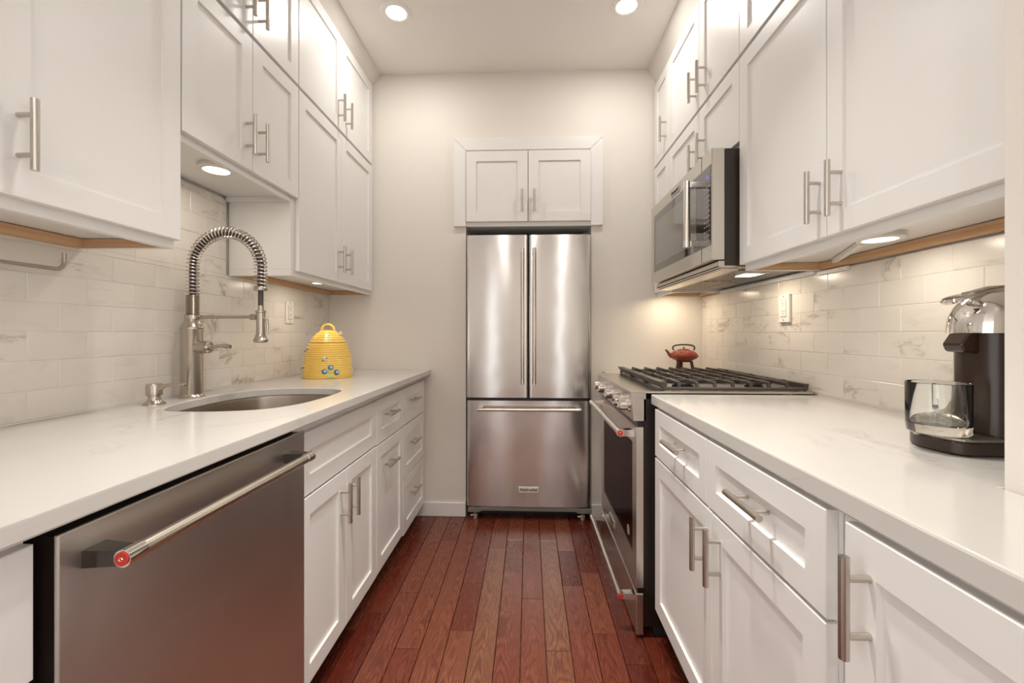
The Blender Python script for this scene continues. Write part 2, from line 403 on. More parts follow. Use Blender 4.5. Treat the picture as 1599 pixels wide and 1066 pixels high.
# tiled splashbacks: one mesh per wall, each tile carries its own seed
def tiles(name, xw, sgn, y0, y1, regions, zbase, off, label):
    t = .009; g = .0016; W, Hh = .15, .0752
    b = bmesh.new(); sl = b.faces.layers.float.new('seed'); rr = random.Random(11 if sgn > 0 else 23)
    for row in range(-1, 12):
        za, zb_ = zbase+row*Hh, zbase+(row+1)*Hh
        s0 = off+(W/2 if row % 2 else 0)
        k = int((y0-s0)//W)-1
        while s0+k*W < y1:
            ya, yb = s0+k*W, s0+(k+1)*W; k += 1; sd = rr.random()
            for (ra, rb, rz0, rz1) in regions:
                a, c = max(ya+g/2, ra), min(yb-g/2, rb); p, q = max(za+g/2, rz0), min(zb_-g/2, rz1)
                if c-a < .004 or q-p < .004: continue
                e = .0012; x = xw+sgn*t; xe = xw+sgn*(t-.001)
                vs = [b.verts.new(v) for v in ((xw, a, p), (xw, c, p), (xw, c, q), (xw, a, q), (xe, a, p), (xe, c, p), (xe, c, q), (xe, a, q),
                                               (x, a+e, p+e), (x, c-e, p+e), (x, c-e, q-e), (x, a+e, q-e))]
                for f in [(8, 9, 10, 11)]+[(i, (i+1) % 4, (i+1) % 4+4, i+4) for i in (0, 1, 2, 3)]+[(i+4, (i+1) % 4+4, (i+1) % 4+8, i+8) for i in range(4)]:
                    fc = b.faces.new([vs[i] for i in f]); fc[sl] = sd
    bmesh.ops.recalc_face_normals(b, faces=b.faces)
    me = bpy.data.meshes.new(name); b.to_mesh(me); b.free(); me.materials.append(M['tile'])
    root = thing(name, (xw, y0, .914), label, 'backsplash')
    o = bpy.data.objects.new('tiles', me); COL.objects.link(o); o.parent = root
    for v in me.vertices: v.co -= root.location
    m = MB()
    for (ra, rb, rz0, rz1) in regions: m.box(xw, xw+sgn*(t-.0016), ra, rb, rz0, rz1)
    m.build('grout', 'grout', root)
tiles('tile_backsplash', XWL+.0005, 1, .30, D-.001, [(.30, D-.001, .9145, 1.385), (1.18, 1.75, 1.385, 1.70)], .919, 1.035, 'long marble-look tile backsplash on the left wall behind the sink and tall faucet')
tiles('tile_backsplash', XWR-.0005, -1, YC, D-.001, [(YC+.001, D-.001, .9145, 1.362)], .919, 1.268+.075, 'marble-look tile backsplash on the right wall behind the stove and coffee machine')

# ------------------------------------------------------------------ ceiling downlights
def downlight(x, y, label, k=1.0, sp=math.pi):
    t = thing('recessed_light', (x, y, H), label, 'ceiling light')
    MB().lathe([(.050, -.002), (.056, -.006), (.076, -.004), (.080, 0), (.050, 0)], (x, y, H), seg=48, closed=True).build('trim_ring', 'ceil', t, smooth=True)
    MB().lathe([(0, -.0015), (.051, -.0015), (.051, 0), (0, 0)], (x, y, H), seg=48).build('diffuser', 'lamp', t)
    a = area('lamp_light', (x, y, H-.008), .05, LAMP_W*k, spread=sp); return t
downlight(-.672, 2.165, 'round recessed ceiling light on the left, above the left cabinets', 1.15)
downlight(.487, 2.165, 'round recessed ceiling light on the right, above the stove side', 1.15)
for x, y, wd in ((-.26, 1.1, 'left'), (.12, 1.1, 'right')):  # extra fittings out of view, added as fill light
    downlight(x, y, 'added unseen fill light in a recessed fitting nearer the camera on the %s' % wd, 1.5, 1.3)
for x, y in ((-.3, -1.2), (.6, -1.6)):  # two more unseen lamps added behind the camera to brighten the room
    downlight(x, y, 'added unseen fill light in a recessed fitting behind the camera, %s' % ('left' if x < 0 else 'right'), 3)

# ------------------------------------------------------------------ wall cabinets
def upper(name, side, y0, y1, z0, z1, doors, label, cat='cabinet', under=None, recess=.028, frame_gap=.0):
    """side -1 left, +1 right; doors: (ya, yb, za, zb, handle)"""
    if side < 0: xf, xw, F = -.975, XWL+.0105, LX(-.975)
    else: xf, xw, F = .767, XWR-.0105, RX(.767)
    xb = xf+side*.0195     # front of the box (face frame)
    t = thing(name, (xw, (y0+y1)/2, z0), label, cat)
    xo = xw
    a, b = sorted((xb, xo))
    m = MB().box(a, b, y0, y1, z0+recess, z1)
    if recess:
        r0, r1 = sorted((xb, xb+side*.02)); m.box(r0, r1, y0, y1, z0, z0+recess-.0002)
        g0, g1 = (a+.0005, xb-.0202) if side < 0 else (xb+.0202, b-.0005)
        m.box(g0, g1, y0, y0+.016, z0, z0+recess-.0002).box(g0, g1, y1-.016, y1, z0, z0+recess-.0002)
    m.build('body', 'paint', t, bevel=.0012)
    if recess and under == 'raw':
        r0, r1 = sorted((xo-side*.001, xo-side*.02)); MB().box(r0, r1, y0+.016, y1-.016, z0+.001, z0+recess-.002).build('back_rail', 'raw', t)
        s0, s1 = sorted((xb+side*.021, xo-side*.02))
        MB().box(s0, s1, y1-.020, y1-.0155, z0+.001, z0+recess-.002).build('side_rail', 'raw', t)
    for (ya, yb, za, zb_, hd) in doors:
        shaker(F, ya, yb, za, zb_, t, handle=hd)
    return t
g = .0015
SL = 2.188; TL = 2.690      # left seam and top
upper('wall_cabinet', -1, .30, 1.172, 1.376, SL-.004, [(.752, 1.172, 1.400, SL-.008, ('v', .786, 1.518)), (.33, .749, 1.400, SL-.008, ('v', .715, 1.518))],
      'white wall cabinet nearest the camera on the left, above the towel rail', under='raw')
upper('wall_cabinet', -1, 1.176, 1.762, 1.690, SL-.004, [(1.178, 1.4865, 1.712, SL-.008, ('v', 1.450, 1.826)), (1.4895, 1.79, 1.712, SL-.008, ('v', 1.520, 1.826))],
      'short white two-door wall cabinet above the sink with a round light underneath', recess=.02)
upper('wall_cabinet', -1, 1.764, D-.002, 1.382, SL-.004, [(1.796, 2.214, 1.405, SL-.008, ('v', 2.172, 1.52)), (2.217, 2.652, 1.405, SL-.008, ('v', 2.262, 1.52))],
      'tall white two-door wall cabinet in the left back corner above the yellow jar', under='raw')
upper('upper_cabinet', -1, .3, 1.172, SL, TL+.012, [(.752, 1.172, SL+.006, TL, None), (.33, .749, SL+.006, TL, None)], 'top-row white cabinet nearest the camera on the left, under the ceiling', recess=0)
upper('upper_cabinet', -1, 1.176, 1.762, SL, TL+.012, [(1.178, 1.4865, SL+.006, TL, ('v', 1.450, 2.305)), (1.4895, 1.79, SL+.006, TL, ('v', 1.520, 2.305))],
      'top-row white two-door cabinet over the sink cabinet, touching the ceiling trim', recess=0)
upper('upper_cabinet', -1, 1.764, D-.002, SL, TL+.012, [(1.796, 2.214, SL+.006, TL, ('v', 2.172, 2.297)), (2.217, 2.652, SL+.006, TL, ('v', 2.262, 2.297))],
      'top-row white two-door cabinet in the left back corner, touching the ceiling trim', recess=0)
SR = 2.148; TR = 2.644
upper('wall_cabinet', 1, YC+.002, 1.598, 1.366, SR-.004, [(1.1435, 1.600, 1.389, SR-.008, ('v', 1.166, 1.497)), (.66, 1.1405, 1.389, SR-.008, ('v', 1.088, 1.497))],
      'large white two-door wall cabinet at the right above the coffee machine', under='raw')
upper('wall_cabinet', 1, 1.600, 2.392, 1.834, SR-.004, [(1.603, 1.971, 1.842, SR-.008, ('v', 1.912, 1.945)), (1.974, 2.390, 1.842, SR-.008, ('v', 2.008, 1.935))],
      'short white two-door wall cabinet directly above the microwave', recess=0)
upper('wall_cabinet', 1, 2.398, D-.002, 1.366, SR-.004, [(2.396, 2.665, 1.389, SR-.008, None)],
      'narrow white wall cabinet in the right back corner beside the microwave', under='raw')
upper('upper_cabinet', 1, YC+.002, 1.598, SR, TR+.012, [(1.1435, 1.600, SR+.006, TR, ('v', 1.166, 2.29+.03)), (.66, 1.1405, SR+.006, TR, None)],
      'top-row white cabinet nearest the camera on the right', recess=0)
upper('upper_cabinet', 1, 1.600, 2.392, SR, TR+.012, [(1.603, 1.971, SR+.006, TR, ('v', 1.910, 2.262)), (1.974, 2.390, SR+.006, TR, ('v', 2.006, 2.266))],
      'top-row white two-door cabinet above the microwave cabinet, under the ceiling trim', recess=0)
upper('upper_cabinet', 1, 2.396, D-.002, SR, TR+.012, [(2.396, 2.665, SR+.006, TR, ('v', 2.44, 2.284))],
      'top-row narrow white cabinet in the right back corner', recess=0)
# cabinet over the refrigerator
t = thing('wall_cabinet', (0, D, 1.806), 'small white two-door cabinet with wide casing built in over the refrigerator', 'cabinet')
MB().box(RL+.001, RR_-.001, D+.001, D+.55, 1.806, 2.299).build('body', 'paint', t)
c0, c1, cz0, cz1, cw = -.465, .456, 1.806, 2.352, .076
yy0, yy1 = D-.022, D-.0005
MB().prism([(c0, cz0), (c0+cw, cz0), (c0+cw, cz1-cw), (c0, cz1)], 'y', yy0, yy1).prism([(c1, cz0), (c1-cw, cz0), (c1-cw, cz1-cw), (c1, cz1)], 'y', yy0, yy1)\
    .prism([(c0+.001, cz1), (c0+cw+.001, cz1-cw), (c1-cw-.001, cz1-cw), (c1-.001, cz1)], 'y', yy0, yy1).build('casing', 'paint', t, bevel=.002)
MB().box(c0+cw, c1-cw, D-.010, D+.002, cz0, cz1-cw).build('face_frame', 'paint', t)
F = BY(D-.030)
shaker(F, -.386, -.0055, 1.832, 2.266, t, handle=('v', -.040, 1.950), st=.062)
shaker(F, -.0015, .379, 1.832, 2.266, t, handle=('v', .034, 1.950), st=.062)

# ------------------------------------------------------------------ base cabinets
def base(side, y0, y1, fronts, label, z0=.10, ztop=.884, low=None, ends=()):
    if side < 0: xf, xw, F, xt = -.65, XWL+.002, LX(-.65), -.71
    else: xf, xw, F, xt = .456, XWR-.002, RX(.456), .53
    if ends: xw = ends[0]
    xb = xf+side*.0195
    t = thing('base_cabinet', ((xf+xw)/2, (y0+y1)/2, 0), label, 'cabinet')
    a, b = sorted((xb, xw)); m = MB()
    if low: m.box(a, b, y0, y1, z0, low); r0, r1 = sorted((xb, xb+side*.02)); m.box(r0, r1, y0, y1, low, ztop)
    else: m.box(a, b, y0, y1, z0, ztop)
    m.build('body', 'paint', t, bevel=.001)
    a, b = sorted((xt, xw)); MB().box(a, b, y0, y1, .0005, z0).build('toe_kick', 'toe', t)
    for (nm, ya, yb, za, zb_, hd) in fronts: shaker(F, ya, yb, za, zb_, t, name=nm, handle=hd)
    return t
base(-1, .30, .546, [('drawer', .302, .542, .684, .862, None), ('drawer', .302, .542, .395, .678, None), ('drawer', .302, .542, .10, .389, None)],
     'white drawer cabinet at the left edge, just before the dishwasher')
base(-1, 1.198, 1.820, [('drawer_front', 1.200, 1.8175, .664, .850, None), ('door', 1.200, 1.5075, .10, .658, ('v', 1.468, .553)), ('door', 1.5105, 1.8175, .10, .658, ('v', 1.538, .553))],
     'white two-door sink cabinet right after the dishwasher', low=.62)
base(-1, 1.822, 2.212, [('drawer', 1.8205, 2.210, .660, .852, ('h', 1.965, .776)), ('door', 1.8205, 2.210, .102, .654, ('h', 1.965, .548))],
     'narrow white cabinet with one drawer and one door, between sink cabinet and drawer stack', )
base(-1, 2.214, D-.002, [('drawer', 2.213, 2.664, .660, .852, ('h', 2.385, .776)), ('drawer', 2.213, 2.664, .383, .654, ('h', 2.385, .545)), ('drawer', 2.213, 2.664, .088, .377, ('h', 2.385, .270))],
     'white three-drawer cabinet at the far left end by the back wall')
base(1, .672, 1.604, [('drawer', 1.124, 1.575, .700, .868, ('h', 1.318, .797)), ('drawer', .680, 1.121, .700, .868, ('h', .875, .799)),
                      ('door', 1.092, 1.575, .145, .693, ('v', 1.131, .597)), ('door', .680, 1.089, .145, .693, ('v', 1.046, .604))],
     'wide white base cabinet with two drawers over two doors, beside the stove', z0=.14, ztop=.876)
base(1, .28, .668, [('door', .285, .640, .145, .868, ('v', .594, .772))], 'white base cabinet at the right edge, nearest the camera', z0=.14, ztop=.876, ends=(XC-.002,))
base(1, 2.395, D-.002, [('door', 2.40, 2.665, .145, .693, None), ('drawer', 2.40, 2.665, .70, .868, None)], 'narrow white base cabinet in the corner behind the stove', z0=.14, ztop=.876)

# ------------------------------------------------------------------ worktops and sink
def catmull(P, n=8):
    out = []; L = len(P)
    for i in range(L):
        a, b, c, d = [Vector(P[(i+k-1) % L]) for k in range(4)]
        for j in range(n):
            t = j/n; out.append(tuple(.5*((2*b)+(c-a)*t+(2*a-5*b+4*c-d)*t*t+(3*b-a-3*c+d)*t**3)))
    return out
HOLE = catmull([(-1.060, 1.222), (-1.115, 1.290), (-1.140, 1.385), (-1.145, 1.50), (-1.135, 1.60), (-1.095, 1.690), (-1.01, 1.743), (-.90, 1.758), (-.80, 1.742), (-.742, 1.680),
                (-.727, 1.56), (-.727, 1.45), (-.742, 1.345), (-.79, 1.262), (-.877, 1.222), (-.975, 1.210)])
def slab(name, outer, hole, z0, z1, label, loc):
    b = bmesh.new()
    def loop(pts, z):
        vs = [b.verts.new((x, y, z)) for x, y in pts]; return vs, [b.edges.new((vs[i], vs[(i+1) % len(vs)])) for i in range(len(vs))]
    allv = []
    for z in (z1, z0):
        vo, eo = loop(outer, z); ee = list(eo); vh = []
        if hole: vh, eh = loop(hole, z); ee += eh
        bmesh.ops.triangle_fill(b, edges=ee, use_beauty=True, use_dissolve=False); allv.append((vo, vh))
    for k in (0, 1):
        A, B = allv[0][k], allv[1][k]
        for i in range(len(A)): b.faces.new((A[i], A[(i+1) % len(A)], B[(i+1) % len(B)], B[i]))
    bmesh.ops.dissolve_limit(b, angle_limit=.001, verts=b.verts, edges=b.edges)
    m = MB(); m.b.free(); m.b = b
    o = m.build(name, 'quartz', root=loc, bevel=.004, seg=2)
    tag(o, label, 'countertop'); return o
slab('countertop', [(XWL+.001, .30), (-.612, .30), (-.612, D-.001), (XWL+.001, D-.001)], HOLE, .885, .914,
     'white veined stone countertop on the left with the sink cut into it', (-1, 1.3, .885))
slab('countertop', [(.455, .28), (XC-.001, .28), (XC-.001, YC+.001), (XWR-.001, YC+.001), (XWR-.001, 1.622), (.455, 1.622)], None, .877, .914,
     'white veined stone countertop on the right carrying the coffee machine', (.7, 1.1, .877))
slab('countertop', [(.455, 2.389), (XWR-.001, 2.389), (XWR-.001, D-.001), (.455, D-.001)], None, .877, .914,
     'short stone countertop piece behind the stove holding the red teapot', (.8, 2.5, .877))
cx_, cy_ = -.94, 1.48
def ring(sc_, z): return [((x-cx_)*sc_+cx_, (y-cy_)*sc_+cy_, z) for x, y in HOLE]
b = MB(); lv = [(1.07, .8835), (1.03, .8835), (1.02, .872), (1.00, .74), (.97, .715), (.90, .700), (.3, .694), (.09, .690)]
R = [[b.b.verts.new(p) for p in ring(s_, z)] for s_, z in lv]
R += [[b.b.verts.new((p[0], p[1], p[2]-.004)) for p in ring(s_+.012, z)] for s_, z in reversed(lv)]
for A, B in zip(R, R[1:]+R[:1]):
    for i in range(len(A)): b.b.faces.new((A[i], A[(i+1) % len(A)], B[(i+1) % len(A)], B[i]))
t = thing('sink', (cx_, cy_, .69), 'oval stainless steel undermount sink set in the left countertop', 'sink')
b.build('bowl', 'steel_sink', t, smooth=True)
MB().lathe([(0, .0), (.03, .0), (.038, .004), (.042, .008), (.042, -.008), (0, -.008)], (cx_, cy_, .694), seg=28).build('drain', 'nickel', t, smooth=True)

# ------------------------------------------------------------------ dishwasher
def medal(c, ax, r, parent):
    """red end medallion with its chrome ring"""
    c = Vector(c); ax = Vector(ax)
    MB().lathe([(0, 0), (r*.80, 0), (r*.80, .0016), (r*.30, .0022), (0, .0022)], c, ax, seg=28).build('medallion', 'red', parent, smooth=True)
    MB().lathe([(r*.14, .002), (r*.20, .0032), (r*.28, .002)], c, ax, seg=20).build('emblem_ring', 'bar', parent, smooth=True)
def tow_handle(p0, p1, out, r, parent, med=True, arm='chrome'):
    """round appliance bar between two brackets that stand off the face along `out` (vector pointing back to the face)"""
    p0 = Vector(p0); p1 = Vector(p1); d = (p1-p0).normalized(); out = Vector(out); e = .030
    h = MB().cyl(p0+d*e, p1-d*e, r*.90, seg=28).build('handle', 'bar', parent, smooth=True)
    for a, s in ((p0, 1), (p1, -1)):
        MB().cyl(a, a+d*e*s, r, seg=28).build('end_cap', 'chrome', h, smooth=True)
        m = MB()
        q = a+d*s*.013; n = out.normalized(); up = d.cross(n)
        vs = []
        for k, wv in ((0, .013), (1, .016)):
            c = q+out*k
            for sx, sz in ((-1, -1), (1, -1), (1, 1), (-1, 1)): vs.append(c+d*sx*wv*(.9 if k == 0 else 1.1)+up*sz*r*(.86 if k == 0 else .98))
        m.quadstrip([(0, 1, 2, 3), (4, 5, 6, 7), (0, 1, 5, 4), (1, 2, 6, 5), (2, 3, 7, 6), (3, 0, 4, 7)], vs)
        m.build('bracket', arm, h, smooth=True, ang=30)
    if med: medal(p0-d*.0002, -d, r, h)
    return h
t = thing('dishwasher', (-.9, .873, 0), 'stainless steel dishwasher with a round bar handle, under the left countertop', 'dishwasher')
MB().box(XWL+.05, -.668, .556, 1.190, .10, .872).build('tub', 'darkside', t)
dd = MB().box(-.637, -.630, .553, 1.188, .125, .868).build('door', 'steel_d', t, bevel=.002, seg=2, uv=True)
MB().box(-.667, -.6375, .558, 1.184, .125, .864).build('door_liner', 'darkside', dd)
MB().box(-.70, -.68, .556, 1.190, .0005, .099).build('toe_kick', 'black_soft', t)
tow_handle((-.575, .588, .820), (-.575, 1.118, .816), (-.055, 0, 0), .0125, t, arm='darkrefl')

# ------------------------------------------------------------------ refrigerator
def text_mesh(s, size, name, mat, parent, loc, rot, ext=.0004, sx=1, bold=.0):
    cu = bpy.data.curves.new(name, 'FONT'); cu.body = s; cu.size = size; cu.extrude = ext; cu.align_x = 'CENTER'; cu.align_y = 'CENTER'; cu.offset = bold
    tmp = bpy.data.objects.new('tmp', cu); COL.objects.link(tmp); dg = bpy.context.evaluated_depsgraph_get()
    me = bpy.data.meshes.new_from_object(tmp.evaluated_get(dg)); bpy.data.objects.remove(tmp)
    me.materials.clear(); me.materials.append(M[mat]); me.name = name
    o = bpy.data.objects.new(name, me); COL.objects.link(o); o.parent = parent; o.location = Vector(loc)-wloc(parent); o.rotation_euler = rot; o.scale = (sx, 1, 1)
    return o
t = thing('refrigerator', (0, D+.3, 0), 'stainless steel french-door refrigerator with bottom freezer in the back wall recess', 'refrigerator')
YF = 2.620
MB().box(-.378, .376, YF+.062, D+.68, .05, 1.735).build('body', 'steel_grey', t)
def bowed(x0, x1, z0, z1, sag, name, pts=24, r=.010):
    P = []
    for k in range(pts+1):
        u = k/pts; x = x0+(x1-x0)*u; e = min(u, 1-u)*(x1-x0)
        y = YF+sag*(2*u-1)**2
        if e < r: y += r-math.sqrt(max(0, r*r-(r-e)**2))
        P.append((x, y))
    P += [(x1, YF+.055), (x0, YF+.055)]
    return MB().prism(P, 'z', z0, z1).build(name, 'steel_f', t, smooth=True, uv=True, ang=30)
# the corner arcs need close samples, so the ends are refined by using many points
dl = bowed(-.380, -.0055, .750, 1.741, .004, 'door', 60)
dr = bowed(.0005, .377, .750, 1.741, .004, 'door', 60)
fd = bowed(-.378, .377, .086, .732, .007, 'freezer_drawer', 110)
MB().box(-.372, .370, YF+.02, YF+.064, .06, 1.733).build('gasket', 'black_soft', t)
MB().prism([(-.372, .048), (-.30, .048), (-.285, .058), (.285, .058), (.30, .048), (.378, .048), (.378, .078), (.30, .078), (.29, .081), (-.29, .081), (-.30, .078), (-.372, .078)], 'y', YF+.004, YF+.05).build('grille', 'steel_grey', t, bevel=.002)
for x in (-.330, .330):
    MB().cyl((x, YF+.04, .0), (x, YF+.04, .03), .014).cyl((x-.03, YF+.035, .018), (x+.012, YF+.035, .022), .007).cyl((x, YF+.04, .02), (x, YF+.04, .055), .006).build('foot', 'plate', t, smooth=True)
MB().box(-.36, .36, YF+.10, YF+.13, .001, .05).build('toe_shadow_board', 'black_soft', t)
for d_, x in ((dl, -.036), (dr, .033)):
    tow_handle((x, 2.565, 1.650), (x, 2.565, .838), (0, YF-2.565+.004, 0), .0112, d_, med=False)
tow_handle((-.305, 2.565, .686), (.311, 2.565, .686), (0, YF-2.565+.004, 0), .0112, fd, med=False)
bd = MB().box(-.063, .061, YF-.003, YF+.003, .174, .210).build('badge', 'plate', fd, bevel=.001)
MB().box(-.058, .056, YF-.0034, YF-.0029, .177, .207).build('badge_border', 'white_pl', bd)
text_mesh('KitchenAid', .024, 'lettering', 'ink', bd, (-.001, YF-.0040, .192), (math.pi/2, 0, 0), sx=.95, bold=.0007)
for xa, xb in ((-.378, -.33), (.33, .376)): MB().box(xa, xb, YF+.02, YF+.05, 1.741, 1.752).build('hinge_cover', 'black_soft', t, bevel=.002)

# ------------------------------------------------------------------ stove
Y0, Y1 = 1.626, 2.386
t = thing('stove', (.7, 2.0, 0), 'stainless steel slide-in gas stove with dark oven glass on the right', 'stove')
MB().box(.430, 1.02, Y0, Y1, .045, .895).build('body', 'darkside', t)
MB().box(.47, 1.0, Y0+.02, Y1-.02, .0005, .045).build('plinth', 'black_soft', t)
# control panel, slightly slanted
MB().prism([(.380, .920), (.380, .915), (.392, .812), (.439, .812), (.439, .920)], 'y', Y0, Y1).build('control_panel', 'steel_p', t, bevel=.002, uv=True)
MB().box(.380, 1.045, Y0, Y1, .9155, .9245).build('cooktop', 'steel_p', t, bevel=.002)
MB().box(.50, 1.01, Y0+.03, Y1-.03, .9245, .926).build('burner_tray', 'steel_grey', t)
MB().box(.408, .432, Y0+.006, Y1-.006, .79, .812).build('vent_slot', 'black', t)
# door
dm = MB()
dm.box(.402, .428, Y0, Y0+.062, .19, .790).box(.402, .428, Y1-.062, Y1, .19, .790).box(.402, .428, Y0+.062, Y1-.062, .19, .297).box(.402, .428, Y0+.062, Y1-.062, .722, .790)
door = dm.build('oven_door', 'steel_s', t, uv=True)
gl = MB().prism([(Y0+.060, .295), (Y1-.060, .295), (Y1-.060, .724), (Y0+.060, .724)], 'x', .4045, .424).build('oven_window', 'ovenglass', door)
MB().lathe([(.014, 0), (.020, 0), (.020, .0006), (.014, .0006)], (.4042, Y0+.14, .345), (-1, 0, 0), seg=28, closed=True).build('window_emblem', 'marks', gl)
MB().box(.4036, .4044, Y0+.134, Y0+.137, .334, .356).box(.4036, .4044, Y0+.143, Y0+.146, .334, .356).build('emblem_mark', 'marks', gl)
bd = MB().box(.399, .402, 2.035, 2.155, .226, .258).build('badge', 'plate', door, bevel=.001)
text_mesh('KitchenAid', .022, 'lettering', 'ink', bd, (.3986, 2.095, .242), (math.pi/2, 0, -math.pi/2), bold=.0005)
tow_handle((.345, Y0+.012, .765), (.345, Y1-.012, .765), (.057, 0, 0), .0135, door)
dw = MB().box(.402, .430, Y0, Y1, .012, .168).build('bottom_drawer', 'steel_s', t, bevel=.003, uv=True)
tow_handle((.345, Y0+.012, .150), (.345, Y1-.012, .140), (.057, 0, 0), .0115, dw, med=False)
MB().lathe([(0, 0), (.009, 0), (.009, .0015), (0, .002)], (.345, Y0+.0118, .150), (0, -1, 0), seg=24).build('medallion', 'red', dw, smooth=True)
MB().box(.408, .432, Y0+.006, Y1-.006, .168, .19).build('drawer_gap', 'black', t)
for y in (2.30, 2.175, 1.985, 1.790, 1.690):
    kn = MB().lathe([(0, .038), (.018, .038), (.0220, .034), (.0230, .008), (.0255, .006), (.0255, 0), (0, 0)], (.386, y, .866), (-1, 0, 0), seg=32).build('knob', 'chrome', t, smooth=True)
    MB().lathe([(.030, .0), (.030, .004), (.028, .005), (.0245, .005), (.0245, 0)], (.387, y, .866), (-1, 0, 0), seg=32).build('bezel', 'bar', kn, smooth=True)
    MB().box(.348, .351, y-.002, y+.002, .866, .883).build('pointer', 'ink', kn)
# burners
for (bx, by, br) in ((.62, 1.76, .042), (.90, 1.76, .034), (.62, 2.25, .034), (.90, 2.25, .042), (.76, 2.005, .05)):
    MB().lathe([(0, .0), (br, 0), (br, .006), (br*.8, .007), (br*.8, .012), (br*.95, .013), (br*.9, .018), (0, .019)], (bx, by, .926), seg=28).build('burner', 'black_soft', t, smooth=True)
# grates: three sections side by side along the stove
gx0, gx1, zt = .500, 1.030, .957
gy = [Y0+.006, Y0+.256, Y0+.506, Y1-.006]
for i in range(3):
    a, c = gy[i]+.002, gy[i+1]-.002; m = MB()
    # front and rear rails (V section), side rails
    m.prism([(gx0-.014, zt+.003), (gx0+.006, zt-.024), (gx0+.018, zt-.024), (gx0+.016, zt+.003)], 'y', a, c)
    m.prism([(gx1+.006, zt-.004), (gx1+.004, zt-.026), (gx1-.010, zt-.026), (gx1-.010, zt-.004)], 'y', a, c)
    for yy in (a+.004, c-.004): m.cyl((gx0+.004, yy, zt-.023), (gx1-.004, yy, zt-.023), .0058, seg=8)
    for k in range(7):
        x = gx0+.066+k*.066; hh = .0052
        y0_, y1_ = a+.002, c-.002; cut = (k in (1, 3, 5))
        prof = [(y0_-.002, zt-.028), (y0_+.009, zt-.028), (y0_+.018, zt-.008), (y1_-.018, zt-.008), (y1_-.009, zt-.028), (y1_+.002, zt-.028), (y1_-.007, zt+.002), (y0_+.007, zt+.002)]
        m.prism(prof, 'x', x-hh, x+hh)
    for fr in (.5,):
        yy = a+(c-a)*fr; m.box(gx0+.01, gx1-.01, yy-.0045, yy+.0045, zt-.010, zt-.0005)
    for xx in (gx0+.004, gx1-.006):
        for yy in (a+.008, c-.008): m.box(xx-.006, xx+.006, yy-.006, yy+.006, .9262, zt-.020)
    m.build('grate', 'iron', t, bevel=.0012)

# ------------------------------------------------------------------ microwave
t = thing('microwave', (.87, 2.0, 1.385), 'stainless steel over-the-range microwave with dark glass door', 'microwave')
mx, my0, my1, mz0, mz1 = .673, 1.612, 2.390, 1.412, 1.824
MB().box(.722, XWR-.012, my0+.002, my1, 1.392, 1.822).build('body', 'mwside', t, bevel=.002)
fr = MB().box(mx, .7215, my0, my1, mz0, mz1).build('front_frame', 'steel_s', t, bevel=.003, uv=True)
GZ0, GZ1 = 1.467, 1.766
gl = MB().box(mx-.0015, mx+.004, my0+.006, 2.338, GZ0, GZ1).build('door_glass', 'mwglass', fr, bevel=.001)
MB().box(mx-.0019, mx-.0010, 1.755, 2.300, GZ0+.035, GZ1-.040).build('window', 'mwwin', gl)
MB().box(mx-.0008, mx+.0002, 1.7035, 1.7052, mz0+.002, GZ0).box(mx-.0008, mx+.0002, 1.7035, 1.7052, GZ1, mz1-.002).build('door_seam', 'black_soft', fr)
km = MB()
for r_ in range(12):
    for c_ in range(3):
        km.box(mx-.0019, mx-.0013, 1.628+c_*.020, 1.628+c_*.020+(.009 if (r_*3+c_) % 4 else .012), 1.485+r_*.0185, 1.4885+r_*.0185)
km.build('control_keys', 'marks', gl)
MB().box(mx-.0019, mx-.0013, 1.640, 1.655, 1.722, 1.730).build('display', 'blue', gl)
bd = MB().box(mx-.003, mx, 1.945, 2.065, 1.778, 1.806).build('badge', 'plate', fr, bevel=.001)
text_mesh('KitchenAid', .021, 'lettering', 'ink', bd, (mx-.0036, 2.005, 1.792), (math.pi/2, 0, -math.pi/2), bold=.0005)
hb = MB().cyl((.622, 1.722, 1.502), (.622, 1.722, 1.716), .0125, seg=28).build('handle', 'bar', t, smooth=True)
for z in (1.490, 1.722):
    MB().cyl((.622, 1.722, z-.012), (.622, 1.722, z+.014), .0135, seg=28).box(.622, mx-.001, 1.712, 1.732, z-.010, z+.012).build('bracket', 'chrome', hb, smooth=True, ang=30)
# underside
MB().box(.700, .7215, my0+.001, my1-.001, 1.384, 1.4085).build('lower_trim', 'steel_p', t, bevel=.002)
un = MB().box(.700, XWR-.014, my0+.004, my1-.004, 1.382, 1.3915).build('bottom_plate', 'steel_p', t, bevel=.0015)
MB().box(.708, .775, my0+.008, my1-.008, 1.374, 1.383).build('front_lip', 'steel_p', un, bevel=.003)
for ya, yb in ((1.66, 1.985), (2.015, 2.34)):
    MB().box(.79, .93, ya, yb, 1.3785, 1.383).build('grease_filter', 'filter', un)
    for xa in (.784, .932): MB().box(xa, xa+.004, ya, yb, 1.376, 1.383).build('filter_rim', 'bar', un)
MB().box(.955, 1.035, 1.66, 2.34, 1.379, 1.383).build('rear_vent', 'steel_grey', un)
lt = MB().box(.865, .925, 1.76, 1.84, 1.3765, 1.3782).build('lamp_lens', 'puck', un)
o = bpy.data.lights.new('microwave_lamp_light', 'AREA'); o.shape = 'RECTANGLE'; o.size = .05; o.size_y = .07; o.energy = PUCK_W*1.6; o.color = (1, .82, .62)
ol = bpy.data.objects.new('microwave_lamp_light', o); ol.location = (.895, 1.80, 1.374); COL.objects.link(ol)
o = MB().box(XWR-.030, XWR-.0105, 1.612, 2.392, 1.3575, 1.3735).build('mounting_cleat', 'paint', bevel=.002, root=(XWR-.02, 2.0, 1.362))
tag(o, 'thin white wooden cleat on the right wall under the back of the microwave', 'wood strip')

